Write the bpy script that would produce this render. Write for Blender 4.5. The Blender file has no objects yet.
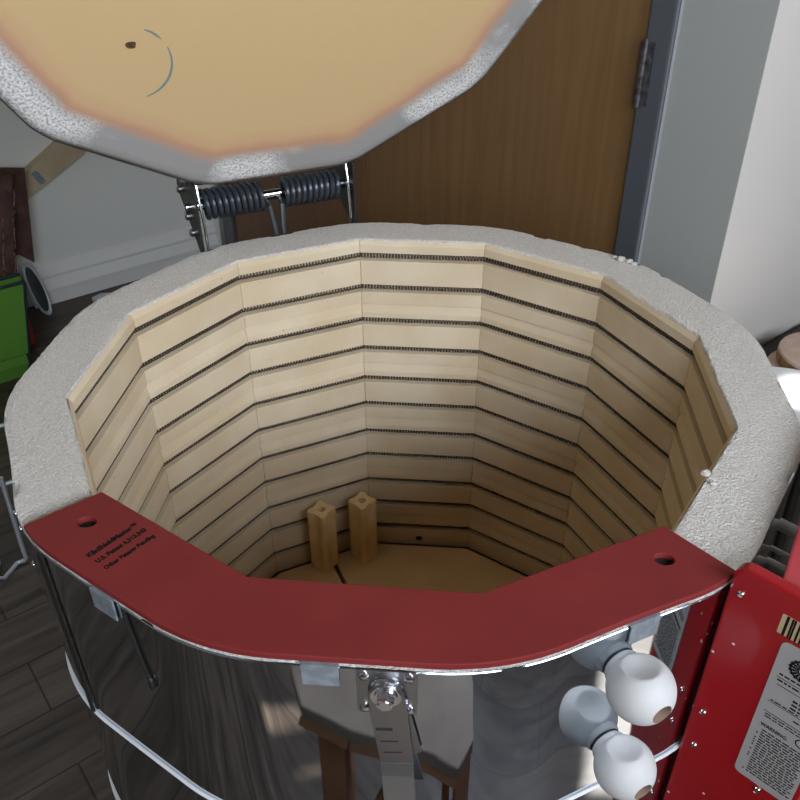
import bpy, bmesh, math, random
import numpy as np
from mathutils import Vector, Matrix, noise
random.seed(7)
C = bpy.context.scene.collection
SC = bpy.context.scene
PI = math.pi
rad = math.radians
H = 0.95                     # height of the kiln rim above the floor
APO = 0.379 * math.cos(rad(15))   # inner apothem of the twelve sided chamber

# ------------------------------------------------------------------ materials
def srgb(r, g, b):
    f = lambda c: (c / 255 / 12.92) if c / 255 <= .04045 else ((c / 255 + .055) / 1.055) ** 2.4
    return (f(r), f(g), f(b), 1)

def mat(name, col, rough=.6, metal=0., bump=None, mottle=None, spec=.5, coat=0.):
    """bump=(scale, strength, distance); mottle=(colour2, scale, lo, hi)"""
    m = bpy.data.materials.new(name); m.use_nodes = True
    nt = m.node_tree; N = nt.nodes; L = nt.links
    b = N['Principled BSDF']
    b.inputs['Base Color'].default_value = col
    b.inputs['Roughness'].default_value = rough
    b.inputs['Metallic'].default_value = metal
    b.inputs['Specular IOR Level'].default_value = spec
    b.inputs['Coat Weight'].default_value = coat
    tc = N.new('ShaderNodeTexCoord')
    if mottle:
        n = N.new('ShaderNodeTexNoise'); n.inputs['Scale'].default_value = mottle[1]; n.inputs['Detail'].default_value = 6
        L.new(tc.outputs['Object'], n.inputs['Vector'])
        r = N.new('ShaderNodeValToRGB'); r.color_ramp.elements[0].position = mottle[2]; r.color_ramp.elements[1].position = mottle[3]
        r.color_ramp.elements[0].color = col; r.color_ramp.elements[1].color = mottle[0]
        L.new(n.outputs['Fac'], r.inputs['Fac']); L.new(r.outputs['Color'], b.inputs['Base Color'])
    if bump:
        n = N.new('ShaderNodeTexNoise'); n.inputs['Scale'].default_value = bump[0]; n.inputs['Detail'].default_value = 8
        n.inputs['Roughness'].default_value = .6
        L.new(tc.outputs['Object'], n.inputs['Vector'])
        bp = N.new('ShaderNodeBump'); bp.inputs['Strength'].default_value = bump[1]; bp.inputs['Distance'].default_value = bump[2]
        L.new(n.outputs['Fac'], bp.inputs['Height']); L.new(bp.outputs['Normal'], b.inputs['Normal'])
    return m

def mix_chain(m):
    nt = m.node_tree
    return nt, nt.nodes, nt.links, nt.nodes['Principled BSDF']

# soft brick: cream, tiny dark pits
M_brick = mat('soft_brick', (.62, .50, .34, 1), .95, spec=.15, bump=(260, .35, .0015))
nt, N, L, B = mix_chain(M_brick)
tc = N.new('ShaderNodeTexCoord')
n1 = N.new('ShaderNodeTexNoise'); n1.inputs['Scale'].default_value = 9; n1.inputs['Detail'].default_value = 5
v1 = N.new('ShaderNodeTexVoronoi'); v1.inputs['Scale'].default_value = 75
n2 = N.new('ShaderNodeTexNoise'); n2.inputs['Scale'].default_value = 55; n2.inputs['Detail'].default_value = 2
L.new(tc.outputs['Object'], n1.inputs['Vector']); L.new(tc.outputs['Object'], v1.inputs['Vector']); L.new(tc.outputs['Object'], n2.inputs['Vector'])
r1 = N.new('ShaderNodeValToRGB'); r1.color_ramp.elements[0].color = (.58, .455, .29, 1); r1.color_ramp.elements[1].color = (.66, .545, .38, 1)
r1.color_ramp.elements[0].position = .35; r1.color_ramp.elements[1].position = .65
L.new(n1.outputs['Fac'], r1.inputs['Fac'])
r2 = N.new('ShaderNodeValToRGB'); r2.color_ramp.elements[0].color = (1, 1, 1, 1); r2.color_ramp.elements[1].color = (0, 0, 0, 1)
r2.color_ramp.elements[0].position = .05; r2.color_ramp.elements[1].position = .13
L.new(v1.outputs['Distance'], r2.inputs['Fac'])
r3 = N.new('ShaderNodeValToRGB'); r3.color_ramp.elements[0].position = .62; r3.color_ramp.elements[1].position = .66
L.new(n2.outputs['Fac'], r3.inputs['Fac'])
mu = N.new('ShaderNodeMath'); mu.operation = 'MULTIPLY'
L.new(r2.outputs['Color'], mu.inputs[0]); L.new(r3.outputs['Color'], mu.inputs[1])
mx = N.new('ShaderNodeMix'); mx.data_type = 'RGBA'
L.new(mu.outputs[0], mx.inputs['Factor']); L.new(r1.outputs['Color'], mx.inputs['A']); mx.inputs['B'].default_value = (.35, .25, .15, 1)
L.new(mx.outputs['Result'], B.inputs['Base Color'])

M_rim = mat('rim_cement', srgb(232, 222, 208), .92, spec=.2, bump=(360, 1., .008), mottle=(srgb(246, 240, 230), 420, .42, .60))
nt, N, L, B = mix_chain(M_rim)      # coarse pits on top of the fine grain
M_shelf = mat('kiln_wash', (.62, .44, .25, 1), .95, spec=.1, bump=(180, .2, .001), mottle=((.66, .49, .30, 1), 12, .4, .65))
M_post = mat('post_clay', (.66, .46, .22, 1), .9, spec=.1, bump=(150, .2, .001), mottle=((.72, .53, .29, 1), 25, .4, .6))
M_coil = mat('element_wire', (.085, .065, .05, 1), .55, .3)
M_jacket = mat('polished_stainless', (.52, .56, .60, 1), .035, 1., bump=(7, .10, .006))
M_jacket.node_tree.nodes['Noise Texture'].inputs['Detail'].default_value = 1.5
M_wire = mat('zinc_wire', (.62, .66, .68, 1), .35, .6)
M_steel = mat('brushed_stainless', (.40, .40, .41, 1), .3, 1., bump=(60, .05, .001))
M_chrome = mat('bright_steel', (.75, .75, .76, 1), .15, 1.)
M_zinc = mat('zinc_plate', (.26, .29, .31, 1), .45, .5, mottle=((.34, .37, .39, 1), 90, .45, .6))
M_band = mat('white_bead', srgb(214, 212, 210), .35)
M_guard = mat('red_silicone_board', srgb(114, 33, 31), .62, spec=.35, bump=(90, .05, .001), mottle=(srgb(120, 37, 34), 18, .4, .7))
M_ink = mat('black_ink', (.012, .01, .01, 1), .9, spec=.05)
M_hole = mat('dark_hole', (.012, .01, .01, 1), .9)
M_red = mat('red_enamel', srgb(150, 12, 20), .3, spec=.5, coat=.25)
# tiny specks of brick dust on the red enamel
nt, N, L, B = mix_chain(M_red)
tc = N.new('ShaderNodeTexCoord'); v = N.new('ShaderNodeTexVoronoi'); v.inputs['Scale'].default_value = 62
L.new(tc.outputs['Object'], v.inputs['Vector'])
r = N.new('ShaderNodeValToRGB'); r.color_ramp.elements[0].position = .085; r.color_ramp.elements[1].position = .10
r.color_ramp.elements[0].color = (.8, .68, .62, 1); r.color_ramp.elements[1].color = srgb(150, 12, 20)
L.new(v.outputs['Distance'], r.inputs['Fac'])
nz = N.new('ShaderNodeTexNoise'); nz.inputs['Scale'].default_value = 16; L.new(tc.outputs['Object'], nz.inputs['Vector'])
rr = N.new('ShaderNodeValToRGB'); rr.color_ramp.elements[0].position = .52; rr.color_ramp.elements[1].position = .54
L.new(nz.outputs['Fac'], rr.inputs['Fac'])
mx = N.new('ShaderNodeMix'); mx.data_type = 'RGBA'; mx.inputs['A'].default_value = srgb(150, 12, 20)
L.new(rr.outputs['Color'], mx.inputs['Factor']); L.new(r.outputs['Color'], mx.inputs['B']); L.new(mx.outputs['Result'], B.inputs['Base Color'])
M_redlit = mat('dusty_red_enamel', srgb(165, 40, 48), .55, mottle=(srgb(180, 70, 76), 9, .4, .7))  # paler, pinker red: window light from above put into the colour
M_plate = mat('silver_label', srgb(168, 162, 156), .45, .15)
M_tan = mat('tan_sticker', srgb(186, 160, 120), .6)
M_spring = mat('blue_black_spring', srgb(62, 66, 70), .3, .35)
M_black = mat('black_steel', (.03, .027, .022, 1), .4, .5)
M_plug = mat('plug_ceramic', srgb(190, 187, 182), .55, spec=.35)
M_bore = mat('plug_bore', srgb(126, 102, 84), .9)
M_tube = mat('ceramic_tube', srgb(236, 230, 220), .5)
M_plaster_grey = mat('painted_wall', srgb(226, 225, 214), .75, spec=.2, bump=(120, .05, .001))
M_plaster_warm = mat('painted_wall_grey', srgb(172, 172, 164), .7, spec=.25)
M_plaster_white = mat('painted_wall_white', srgb(214, 206, 196), .75, spec=.2, bump=(120, .04, .001))
M_ceil = mat('ceiling_paint', srgb(165, 162, 156), .85)
M_trim = mat('trim_paint', srgb(232, 230, 222), .5)
M_beam = mat('beige_board', srgb(190, 172, 140), .6, mottle=(srgb(176, 156, 124), 12, .4, .7))
M_frame = mat('door_frame_paint', srgb(86, 89, 93), .4)
M_frame_edge = mat('frame_caulk', srgb(150, 150, 150), .55)
M_kraft = mat('dark_cardboard', srgb(98, 72, 64), .9, mottle=(srgb(80, 60, 54), 20, .4, .6), spec=.1)
M_kraft_edge = mat('cardboard_edge', srgb(150, 126, 116), .9, mottle=(srgb(60, 40, 34), 60, .4, .6), spec=.1)
M_green = mat('green_fabric', srgb(96, 146, 54), .75, bump=(300, .2, .001), spec=.2)
M_navy = mat('navy_trim', srgb(28, 36, 50), .7)
M_rust = mat('rust_plastic', srgb(150, 66, 40), .5)
M_clear = mat('frosted_plastic', srgb(205, 214, 218), .3, spec=.5)
M_dkgreen = mat('dark_green_liner', srgb(34, 52, 42), .6)
M_white = mat('white_plastic', srgb(242, 241, 238), .5)
M_disc = mat('bat_board', srgb(205, 180, 162), .75, mottle=(srgb(190, 160, 138), 30, .4, .7), spec=.25)
M_discedge = mat('bat_edge', srgb(180, 140, 96), .8, mottle=(srgb(150, 110, 74), 60, .4, .6), spec=.2)
M_crate = mat('dark_crate', srgb(60, 52, 46), .8)
M_ply = mat('worn_plywood', srgb(138, 122, 106), .6, bump=(40, .1, .001), mottle=(srgb(112, 97, 84), 7, .38, .66))
M_woodleg = mat('stool_wood', srgb(150, 104, 70), .6, mottle=(srgb(126, 84, 54), 14, .4, .65))

def wood_mat(name, c1, c2, scale_vec, rough):
    m = mat(name, c1, rough, spec=.35)
    nt, N, L, B = mix_chain(m)
    tc = N.new('ShaderNodeTexCoord'); mp = N.new('ShaderNodeMapping'); mp.inputs['Scale'].default_value = scale_vec
    L.new(tc.outputs['Object'], mp.inputs['Vector'])
    n = N.new('ShaderNodeTexNoise'); n.inputs['Scale'].default_value = 4; n.inputs['Detail'].default_value = 8; n.inputs['Distortion'].default_value = .6
    L.new(mp.outputs[0], n.inputs['Vector'])
    r = N.new('ShaderNodeValToRGB'); r.color_ramp.elements[0].position = .3; r.color_ramp.elements[1].position = .72
    r.color_ramp.elements[0].color = c1; r.color_ramp.elements[1].color = c2
    L.new(n.outputs['Fac'], r.inputs['Fac']); L.new(r.outputs['Color'], B.inputs['Base Color'])
    return m
M_door1 = wood_mat('birch_veneer', srgb(128, 92, 54), srgb(140, 104, 64), (12, 12, .6), .45)
M_door2 = wood_mat('birch_veneer_red', srgb(124, 84, 52), srgb(136, 94, 60), (12, 12, .6), .45)

# plank floor, boards run along the door wall normal
ANG = math.atan2(.68, .733)
M_floor = mat('plank_floor', (.05, .045, .04, 1), .42, spec=.4)
nt, N, L, B = mix_chain(M_floor)
tc = N.new('ShaderNodeTexCoord'); mp = N.new('ShaderNodeMapping'); mp.inputs['Rotation'].default_value = (0, 0, -ANG)
L.new(tc.outputs['Object'], mp.inputs['Vector'])
bk = N.new('ShaderNodeTexBrick'); bk.offset = .37; bk.inputs['Scale'].default_value = 1
bk.inputs['Brick Width'].default_value = 1.2; bk.inputs['Row Height'].default_value = .15; bk.inputs['Mortar Size'].default_value = .0022
bk.inputs['Color1'].default_value = srgb(80, 70, 63); bk.inputs['Color2'].default_value = srgb(98, 87, 78); bk.inputs['Mortar'].default_value = srgb(52, 45, 40)
L.new(mp.outputs[0], bk.inputs['Vector'])
mp2 = N.new('ShaderNodeMapping'); mp2.inputs['Scale'].default_value = (1.6, 13, 1)
L.new(mp.outputs[0], mp2.inputs['Vector'])
n = N.new('ShaderNodeTexNoise'); n.inputs['Scale'].default_value = 1.6; n.inputs['Detail'].default_value = 9; n.inputs['Distortion'].default_value = 1.2
L.new(mp2.outputs[0], n.inputs['Vector'])
r = N.new('ShaderNodeValToRGB'); r.color_ramp.elements[0].position = .3; r.color_ramp.elements[1].position = .75
r.color_ramp.elements[0].color = (.34, .32, .31, 1); r.color_ramp.elements[1].color = (1.3, 1.26, 1.22, 1)
L.new(n.outputs['Fac'], r.inputs['Fac'])
mx = N.new('ShaderNodeMix'); mx.data_type = 'RGBA'; mx.blend_type = 'MULTIPLY'; mx.inputs['Factor'].default_value = 1
L.new(bk.outputs['Color'], mx.inputs['A']); L.new(r.outputs['Color'], mx.inputs['B']); L.new(mx.outputs['Result'], B.inputs['Base Color'])

# lid underside: cream fired brick, scorched ring, grey cement border with powdery patches
M_lid = mat('lid_hot_face', (.7, .5, .3, 1), .9, spec=.15, bump=(200, .25, .0015))
nt, N, L, B = mix_chain(M_lid)
tc = N.new('ShaderNodeTexCoord')
at = N.new('ShaderNodeAttribute'); at.attribute_name = 'edge_ratio'
n1 = N.new('ShaderNodeTexNoise'); n1.inputs['Scale'].default_value = 11; n1.inputs['Detail'].default_value = 7
L.new(tc.outputs['Object'], n1.inputs['Vector'])
ma = N.new('ShaderNodeMath'); ma.operation = 'MULTIPLY_ADD'; ma.inputs[1].default_value = .045; ma.inputs[2].default_value = -.0225
L.new(n1.outputs['Fac'], ma.inputs[0])
ad = N.new('ShaderNodeMath'); ad.operation = 'ADD'; L.new(at.outputs['Fac'], ad.inputs[0]); L.new(ma.outputs[0], ad.inputs[1])
rp = N.new('ShaderNodeValToRGB'); cr = rp.color_ramp
cr.elements[0].position = .80; cr.elements[0].color = srgb(194, 164, 118)
cr.elements[1].position = .91; cr.elements[1].color = srgb(146, 142, 136)
e = cr.elements.new(.845); e.color = srgb(192, 156, 116)
e = cr.elements.new(.872); e.color = srgb(180, 138, 108)
L.new(ad.outputs[0], rp.inputs['Fac'])
n2 = N.new('ShaderNodeTexNoise'); n2.inputs['Scale'].default_value = 4.6; n2.inputs['Detail'].default_value = 4
n3 = N.new('ShaderNodeTexNoise'); n3.inputs['Scale'].default_value = 300; n3.inputs['Detail'].default_value = 6
L.new(tc.outputs['Object'], n2.inputs['Vector']); L.new(tc.outputs['Object'], n3.inputs['Vector'])
rz = N.new('ShaderNodeValToRGB'); rz.color_ramp.elements[0].position = .45; rz.color_ramp.elements[1].position = .53
L.new(n2.outputs['Fac'], rz.inputs['Fac'])
rg_ = N.new('ShaderNodeValToRGB'); rg_.color_ramp.elements[0].position = .34; rg_.color_ramp.elements[1].position = .58
L.new(n3.outputs['Fac'], rg_.inputs['Fac'])
rq = N.new('ShaderNodeMath'); rq.operation = 'MULTIPLY'; L.new(rz.outputs['Color'], rq.inputs[0]); L.new(rg_.outputs['Color'], rq.inputs[1])
re = N.new('ShaderNodeValToRGB'); re.color_ramp.elements[0].position = .875; re.color_ramp.elements[1].position = .92
L.new(at.outputs['Fac'], re.inputs['Fac'])
mu = N.new('ShaderNodeMath'); mu.operation = 'MULTIPLY'; L.new(rq.outputs[0], mu.inputs[0]); L.new(re.outputs['Color'], mu.inputs[1])
mx = N.new('ShaderNodeMix'); mx.data_type = 'RGBA'; L.new(mu.outputs[0], mx.inputs['Factor'])
L.new(rp.outputs['Color'], mx.inputs['A']); mx.inputs['B'].default_value = srgb(216, 212, 204)
L.new(mx.outputs['Result'], B.inputs['Base Color'])

# ------------------------------------------------------------------ mesh helpers
class MB:
    def __init__(self): self.v = []; self.f = []; self.mi = []; self.sm = []
    def add(self, vs, fs, mi=0, smooth=False):
        o = len(self.v); self.v += [tuple(p) for p in vs]
        for f in fs: self.f.append(tuple(i + o for i in f)); self.mi.append(mi); self.sm.append(smooth)
    def box(self, c, s, M=None, mi=0):
        x, y, z = s[0] / 2, s[1] / 2, s[2] / 2
        vs = [Vector((a * x, b * y, d * z)) + Vector(c) for d in (-1, 1) for b in (-1, 1) for a in (-1, 1)]
        if M: vs = [M @ p for p in vs]
        self.add(vs, [(0, 2, 3, 1), (4, 5, 7, 6), (0, 1, 5, 4), (2, 6, 7, 3), (0, 4, 6, 2), (1, 3, 7, 5)], mi)
    def prism(self, poly, z0, z1, M=None, mi=0, smooth=False):
        n = len(poly)
        vs = [Vector((x, y, z)) for z in (z0, z1) for x, y in poly]
        if M: vs = [M @ p for p in vs]
        self.add(vs, [tuple(range(n - 1, -1, -1)), tuple(range(n, 2 * n))], mi)
        o = len(self.v) - 2 * n
        for i in range(n):
            j = (i + 1) % n; self.f.append((o + i, o + j, o + n + j, o + n + i)); self.mi.append(mi); self.sm.append(smooth)
    def lathe(self, prof, seg=40, M=None, mi=0, smooth=True, caps=True):
        """prof: list of (r, z)"""
        n = len(prof); vs = []
        for k in range(seg):
            a = 2 * PI * k / seg
            for r, z in prof: vs.append(Vector((r * math.cos(a), r * math.sin(a), z)))
        if M: vs = [M @ p for p in vs]
        fs = []
        for k in range(seg):
            j = (k + 1) % seg
            for i in range(n - 1): fs.append((k * n + i, j * n + i, j * n + i + 1, k * n + i + 1))
        self.add(vs, fs, mi, smooth)
        if caps:
            o = len(self.v) - len(vs)
            if prof[0][0] > 1e-6: self.f.append(tuple(o + k * n for k in range(seg - 1, -1, -1))); self.mi.append(mi); self.sm.append(False)
            if prof[-1][0] > 1e-6: self.f.append(tuple(o + k * n + n - 1 for k in range(seg))); self.mi.append(mi); self.sm.append(False)
    def tube(self, path, r, seg=8, closed=False, mi=0, caps=True):
        P = [Vector(p) for p in path]; n = len(P); vs = []
        up = None
        for i in range(n):
            a = P[(i - 1) % n] if (closed or i > 0) else P[i]
            b = P[(i + 1) % n] if (closed or i < n - 1) else P[i]
            t = (b - a).normalized()
            if up is None:
                up = Vector((0, 0, 1)) if abs(t.z) < .9 else Vector((1, 0, 0))
            s = t.cross(up); s.normalize(); up = s.cross(t)
            for k in range(seg):
                q = 2 * PI * k / seg
                vs.append(P[i] + s * (r * math.cos(q)) + up * (r * math.sin(q)))
        fs = []
        for i in range(n if closed else n - 1):
            j = (i + 1) % n
            for k in range(seg):
                l = (k + 1) % seg; fs.append((i * seg + k, i * seg + l, j * seg + l, j * seg + k))
        self.add(vs, fs, mi, True)
        if caps and not closed:
            o = len(self.v) - len(vs)
            self.f.append(tuple(o + k for k in range(seg - 1, -1, -1))); self.mi.append(mi); self.sm.append(False)
            self.f.append(tuple(o + (n - 1) * seg + k for k in range(seg))); self.mi.append(mi); self.sm.append(False)
    def build(self, name, mats, parent=None, bevel=0., loc=None, autosm=None):
        me = bpy.data.meshes.new(name); me.from_pydata(self.v, [], self.f)
        for m in (mats if isinstance(mats, (list, tuple)) else [mats]): me.materials.append(m)
        me.polygons.foreach_set('material_index', self.mi); me.polygons.foreach_set('use_smooth', self.sm)
        bm = bmesh.new(); bm.from_mesh(me); bmesh.ops.recalc_face_normals(bm, faces=bm.faces)
        if bevel:
            ed = [e for e in bm.edges if e.is_manifold and e.calc_face_angle(0) > .6]
            bmesh.ops.bevel(bm, geom=ed, offset=bevel, segments=2, profile=.6, affect='EDGES', clamp_overlap=True)
        bm.to_mesh(me); bm.free()
        if any(self.sm): me.set_sharp_from_angle(angle=rad(42))
        o = bpy.data.objects.new(name, me); C.objects.link(o)
        if loc is not None: o.location = loc
        if parent: o.parent = parent
        return o

def thing(name, label, cat, group=None, loc=(0, 0, 0)):
    o = bpy.data.objects.new(name, None); C.objects.link(o); o.location = loc; o.empty_display_size = .1
    return tag(o, label, cat, group)
def tag(o, label, cat, group=None):
    o['label'] = label; o['category'] = cat
    if group: o['group'] = group
    return o
def part(mb, name, mats, parent, **k):
    """mb is written in world coordinates; the part is re-expressed under its parent"""
    o = mb.build(name, mats, None, **k)
    adopt(o, parent); return o
def origin_of(p):
    v = Vector(p.location)
    while p.parent: p = p.parent; v += Vector(p.location)
    return v
def adopt(o, parent):
    off = origin_of(parent)
    if o.data.users == 1: o.data.transform(Matrix.Translation(-off))
    o.parent = parent
def struct(mb, name, mats, **k):
    o = mb.build(name, mats, None, **k); o['kind'] = 'structure'; return o

# room frame: p along (.733,.68), d along (.68,-.733) towards the windows
U = Vector((math.cos(ANG), math.sin(ANG), 0)); D = Vector((math.sin(ANG), -math.cos(ANG), 0)); Z = Vector((0, 0, 1))
MR = Matrix(((U.x, D.x, 0, 0), (U.y, D.y, 0, 0), (0, 0, 1, 0), (0, 0, 0, 1)))
def W(p, d, z): return U * p + D * d + Z * z
def rbox(mb, p0, p1, d0, d1, z0, z1, mi=0):
    mb.box(((p0 + p1) / 2, (d0 + d1) / 2, (z0 + z1) / 2), (abs(p1 - p0), abs(d1 - d0), abs(z1 - z0)), MR, mi)

# ------------------------------------------------------------------ room shell
CEIL = 4.9
DL, PB, DW, DF = -2.42, .905, -.137, 1.9        # left wall, door wall, white wall, window wall
PE, PR = -3.2, 3.2
mb = MB(); rbox(mb, PE - .15, PR + .15, DL - .15, DF + .15, -.12, 0); struct(mb, 'floor', M_floor)
mb = MB(); rbox(mb, PE - .15, PR + .15, DL - .15, DF + .15, CEIL, CEIL + .12); struct(mb, 'ceiling', M_ceil)
mb = MB(); rbox(mb, PE, PB, DL - .15, DL, 0, CEIL); struct(mb, 'wall_left', M_plaster_grey)
mb = MB(); rbox(mb, PE - .15, PE, DL - .15, DF + .15, 0, CEIL); struct(mb, 'wall_end', M_plaster_warm)
mb = MB(); rbox(mb, PR, PR + .15, DW - .15, DF + .15, 0, CEIL); struct(mb, 'wall_right', M_plaster_warm)
# wall with the double doors: opening between d0 and d1
d_l, d_r, d_mid, door_h = DL + .149, -.388, DL + 1.08, 2.1
mb = MB()
rbox(mb, PB, PB + .15, DL - .15, DL + .06, 0, CEIL)
rbox(mb, PB, PB + .15, d_r + .058, DW - .0005, 0, CEIL)
rbox(mb, PB, PB + .15, DL + .06, d_r + .058, door_h + .07, CEIL)
struct(mb, 'wall_back', M_plaster_warm)
mb = MB(); rbox(mb, PB + .001, PR, DW - .15, DW, 0, CEIL); struct(mb, 'wall_column', M_plaster_white)
# door frame
mb = MB()
rbox(mb, PB - .012, PB + .15, DL + .06, d_l - .004, 0, door_h + .07)
rbox(mb, PB - .012, PB + .15, d_r + .004, d_r + .058, 0, door_h + .07)
rbox(mb, PB - .012, PB + .15, d_l - .004, d_r + .004, door_h + .004, door_h + .07)
rbox(mb, PB + .06, PB + .10, d_l - .004, d_r + .004, 0, door_h + .004)
rbox(mb, PB - .010, PB + .004, d_r + .058, d_r + .066, 0, door_h + .07, 1)
struct(mb, 'trim_1', [M_frame, M_frame_edge], bevel=.0015)
def door(name, d0, d1, m, hinge_at):
    mb = MB(); rbox(mb, PB - .002, PB + .043, d0 + .002, d1 - .002, .008, door_h)
    o = struct(mb, name, m, bevel=.001)
    for z in (.28, 1.09, 1.9):
        h = MB()
        sgn = 1 if hinge_at > (d0 + d1) / 2 else -1
        for k in range(5):
            z0 = z - .0597 + k * .0239
            h.lathe([(.0078, z0 + .0006), (.0078, z0 + .0232)], 14, MR @ Matrix.Translation((PB - .012, hinge_at + sgn * .004, 0)))
        h.lathe([(.0055, z - .064), (.0055, z + .064)], 12, MR @ Matrix.Translation((PB - .012, hinge_at + sgn * .004, 0)))
        rbox(h, PB - .0145, PB - .0125, hinge_at + sgn * .004, hinge_at + sgn * .026, z - .0597, z + .0597)
        part(h, 'hinge', M_hinge, o)
    mb = MB()
    hd = d0 + .07 if hinge_at > (d0 + d1) / 2 else d1 - .07
    mb.tube([W(PB - .05, hd, .92), W(PB - .05, hd, 1.12)], .009, 10)
    mb.tube([W(PB, hd, .93), W(PB - .05, hd, .93)], .007, 8); mb.tube([W(PB, hd, 1.11), W(PB - .05, hd, 1.11)], .007, 8)
    part(mb, 'door_handle', M_steel, o)
    return o
M_hinge = mat('worn_hinge', srgb(120, 116, 118), .4, .8, mottle=(srgb(80, 76, 78), 60, .4, .6))
door('door_1', d_l, d_mid, M_door2, d_l)
door('door_2', d_mid, d_r, M_door1, d_r)
# heater style baseboard along the left wall
prof = [(0, 0), (.03, 0), (.03, .05), (.036, .054), (.036, .062), (.020, .100), (.024, .104), (.024, .112), (.012, .142), (0, .15)]
mb = MB()
vs = [W(p, DL + a, z) for p in (PE, .02, PB - .02) for a, z in prof]; n = len(prof)
for k in (1,):
    pass
vs = [W(p, DL + a, z) for p in (.105, PB - .03) for a, z in prof]
fs = [tuple(range(n)), tuple(range(2 * n - 1, n - 1, -1))] + [(i, (i + 1) % n, n + (i + 1) % n, n + i) for i in range(n)]
mb.add(vs, fs); o = struct(mb, 'baseboard_left', M_trim)
# sloped beige board on the left wall with its small grey clip
mb = MB()
quad = [(.13, .455), (.20, .395), (.56, .625), (.62, .72), (.56, .72), (.15, .478)]
quad = [(.10, .375), (.22, .436), (.385, .523), (.62, .65), (.62, .78), (.31, .577), (.20, .512), (.10, .455)]
MW = Matrix(((U.x, 0, D.x, 0), (U.y, 0, D.y, 0), (0, 1, 0, 0), (0, 0, 0, 1)))
mb.prism(quad, DL, DL + .045, MW); o = struct(mb, 'trim_2', M_beam, bevel=.002)
mb = MB(); mb.box((.228, .485, DL + .052), (.022, .045, .014), MW @ Matrix.Translation((.228, .485, 0)) @ Matrix.Rotation(.5, 4, 'Z') @ Matrix.Translation((-.228, -.485, 0)))
part(mb, 'clip', M_zinc, o, bevel=.002)

M_sun_block = mat('roller_blind', srgb(230, 230, 226), .8)  # for the unseen panels added to stop the sun
# window wall (behind the camera, seen only through its light)
wins = [(-1.85, -.60, 1.50, 2.40), (-.35, .70, 1.50, 2.40), (.755, 1.01, 1.32, 2.48), (1.86, 2.07, 3.92, 4.57),
        (-.165, -.015, 2.56, 3.14), (.0, .10, 2.58, 3.02)]  # narrow openings are invented, placed and shaped to drop the sun patches
mb = MB()
ps = sorted({PE, PR} | {w[0] for w in wins} | {w[1] for w in wins}); zs = sorted({0, CEIL} | {w[2] for w in wins} | {w[3] for w in wins})
for i in range(len(ps) - 1):
    for j in range(len(zs) - 1):
        pc, zc = (ps[i] + ps[i + 1]) / 2, (zs[j] + zs[j + 1]) / 2
        if any(w[0] < pc < w[1] and w[2] < zc < w[3] for w in wins): continue
        rbox(mb, ps[i], ps[i + 1], DF, DF + .15, zs[j], zs[j + 1])
struct(mb, 'wall_front', M_plaster_warm)
for k, (a, b, c, d) in enumerate(wins):
    mb = MB(); t = .03
    rbox(mb, a, a + t, DF + .05, DF + .09, c, d); rbox(mb, b - t, b, DF + .05, DF + .09, c, d)
    rbox(mb, a + t, b - t, DF + .05, DF + .09, c, c + t); rbox(mb, a + t, b - t, DF + .05, DF + .09, d - t, d)
    struct(mb, 'window_%d' % (k + 1), M_white)  # narrow frames line the invented sun openings
    if k < 2:                                   # white panels added in the two big windows to block direct sun
        mb = MB(); rbox(mb, a + t, b - t, DF + .065, DF + .069, c + t, d - t); bl = mb.build('blind', M_sun_block)
        bl['kind'] = 'structure'; bl.name = 'trim_%d' % (k + 3)

# ------------------------------------------------------------------ kiln
kiln = thing('pottery_kiln', 'open twelve sided top loading kiln with polished steel jacket and cream brick chamber', 'kiln')
FA, FR = .4390, .22          # flat apothem and corner rounding of the outside
def bell(th, c, w): 
    d = (th - rad(c) + PI) % (2 * PI) - PI
    return math.exp(-(d / rad(w)) ** 2)
def rout(th, a=FA, rc=FR):
    ph = abs((th + rad(15)) % rad(30) - rad(15))
    if a * math.tan(ph) <= (a - rc) * math.tan(rad(15)): r = a / math.cos(ph)
    else:
        c = (a - rc) / math.cos(rad(15)); dl = rad(15) - ph
        r = c * math.cos(dl) + math.sqrt(rc * rc - (c * math.sin(dl)) ** 2)
    return r - .0045 * bell(th, -150, 14) + .0055 * bell(th, 30, 25) + .0036 * bell(th, -48, 8)      # the shell is slightly out of true
NA = 12 * 40
def ring_shell(mb, prof, mi=0, smooth=True):
    """prof (dr, z) swept around the slightly faceted outline"""
    n = len(prof); vs = []
    for k in range(NA):
        th = 2 * PI * k / NA
        for dr, z in prof:
            r = rout(th) + dr; vs.append((r * math.cos(th), r * math.sin(th), z))
    fs = [(k * n + i, ((k + 1) % NA) * n + i, ((k + 1) % NA) * n + i + 1, k * n + i + 1) for k in range(NA) for i in range(n - 1)]
    mb.add(vs, fs, mi, smooth)
Zb = .20
mb = MB()
ring_shell(mb, [(.0018, H - .0036), (.0018, H - .12), (.0018, Zb + .3), (.0018, Zb)])
ring_shell(mb, [(-.0004, H - .0030), (.0012, H - .0029), (.0018, H - .0036)])
ring_shell(mb, [(.0018, Zb), (-.0004, Zb), (-.0004, H - .0030)], smooth=False)
part(mb, 'jacket', M_jacket, kiln)
for z in (H - .2286, H - .4572):
    mb = MB(); mb.tube([((rout(2 * PI * k / NA) + .003) * math.cos(2 * PI * k / NA), (rout(2 * PI * k / NA) + .003) * math.sin(2 * PI * k / NA), z) for k in range(NA)], .0019, 8, closed=True)
    part(mb, 'jacket_band', M_band, kiln)
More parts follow.
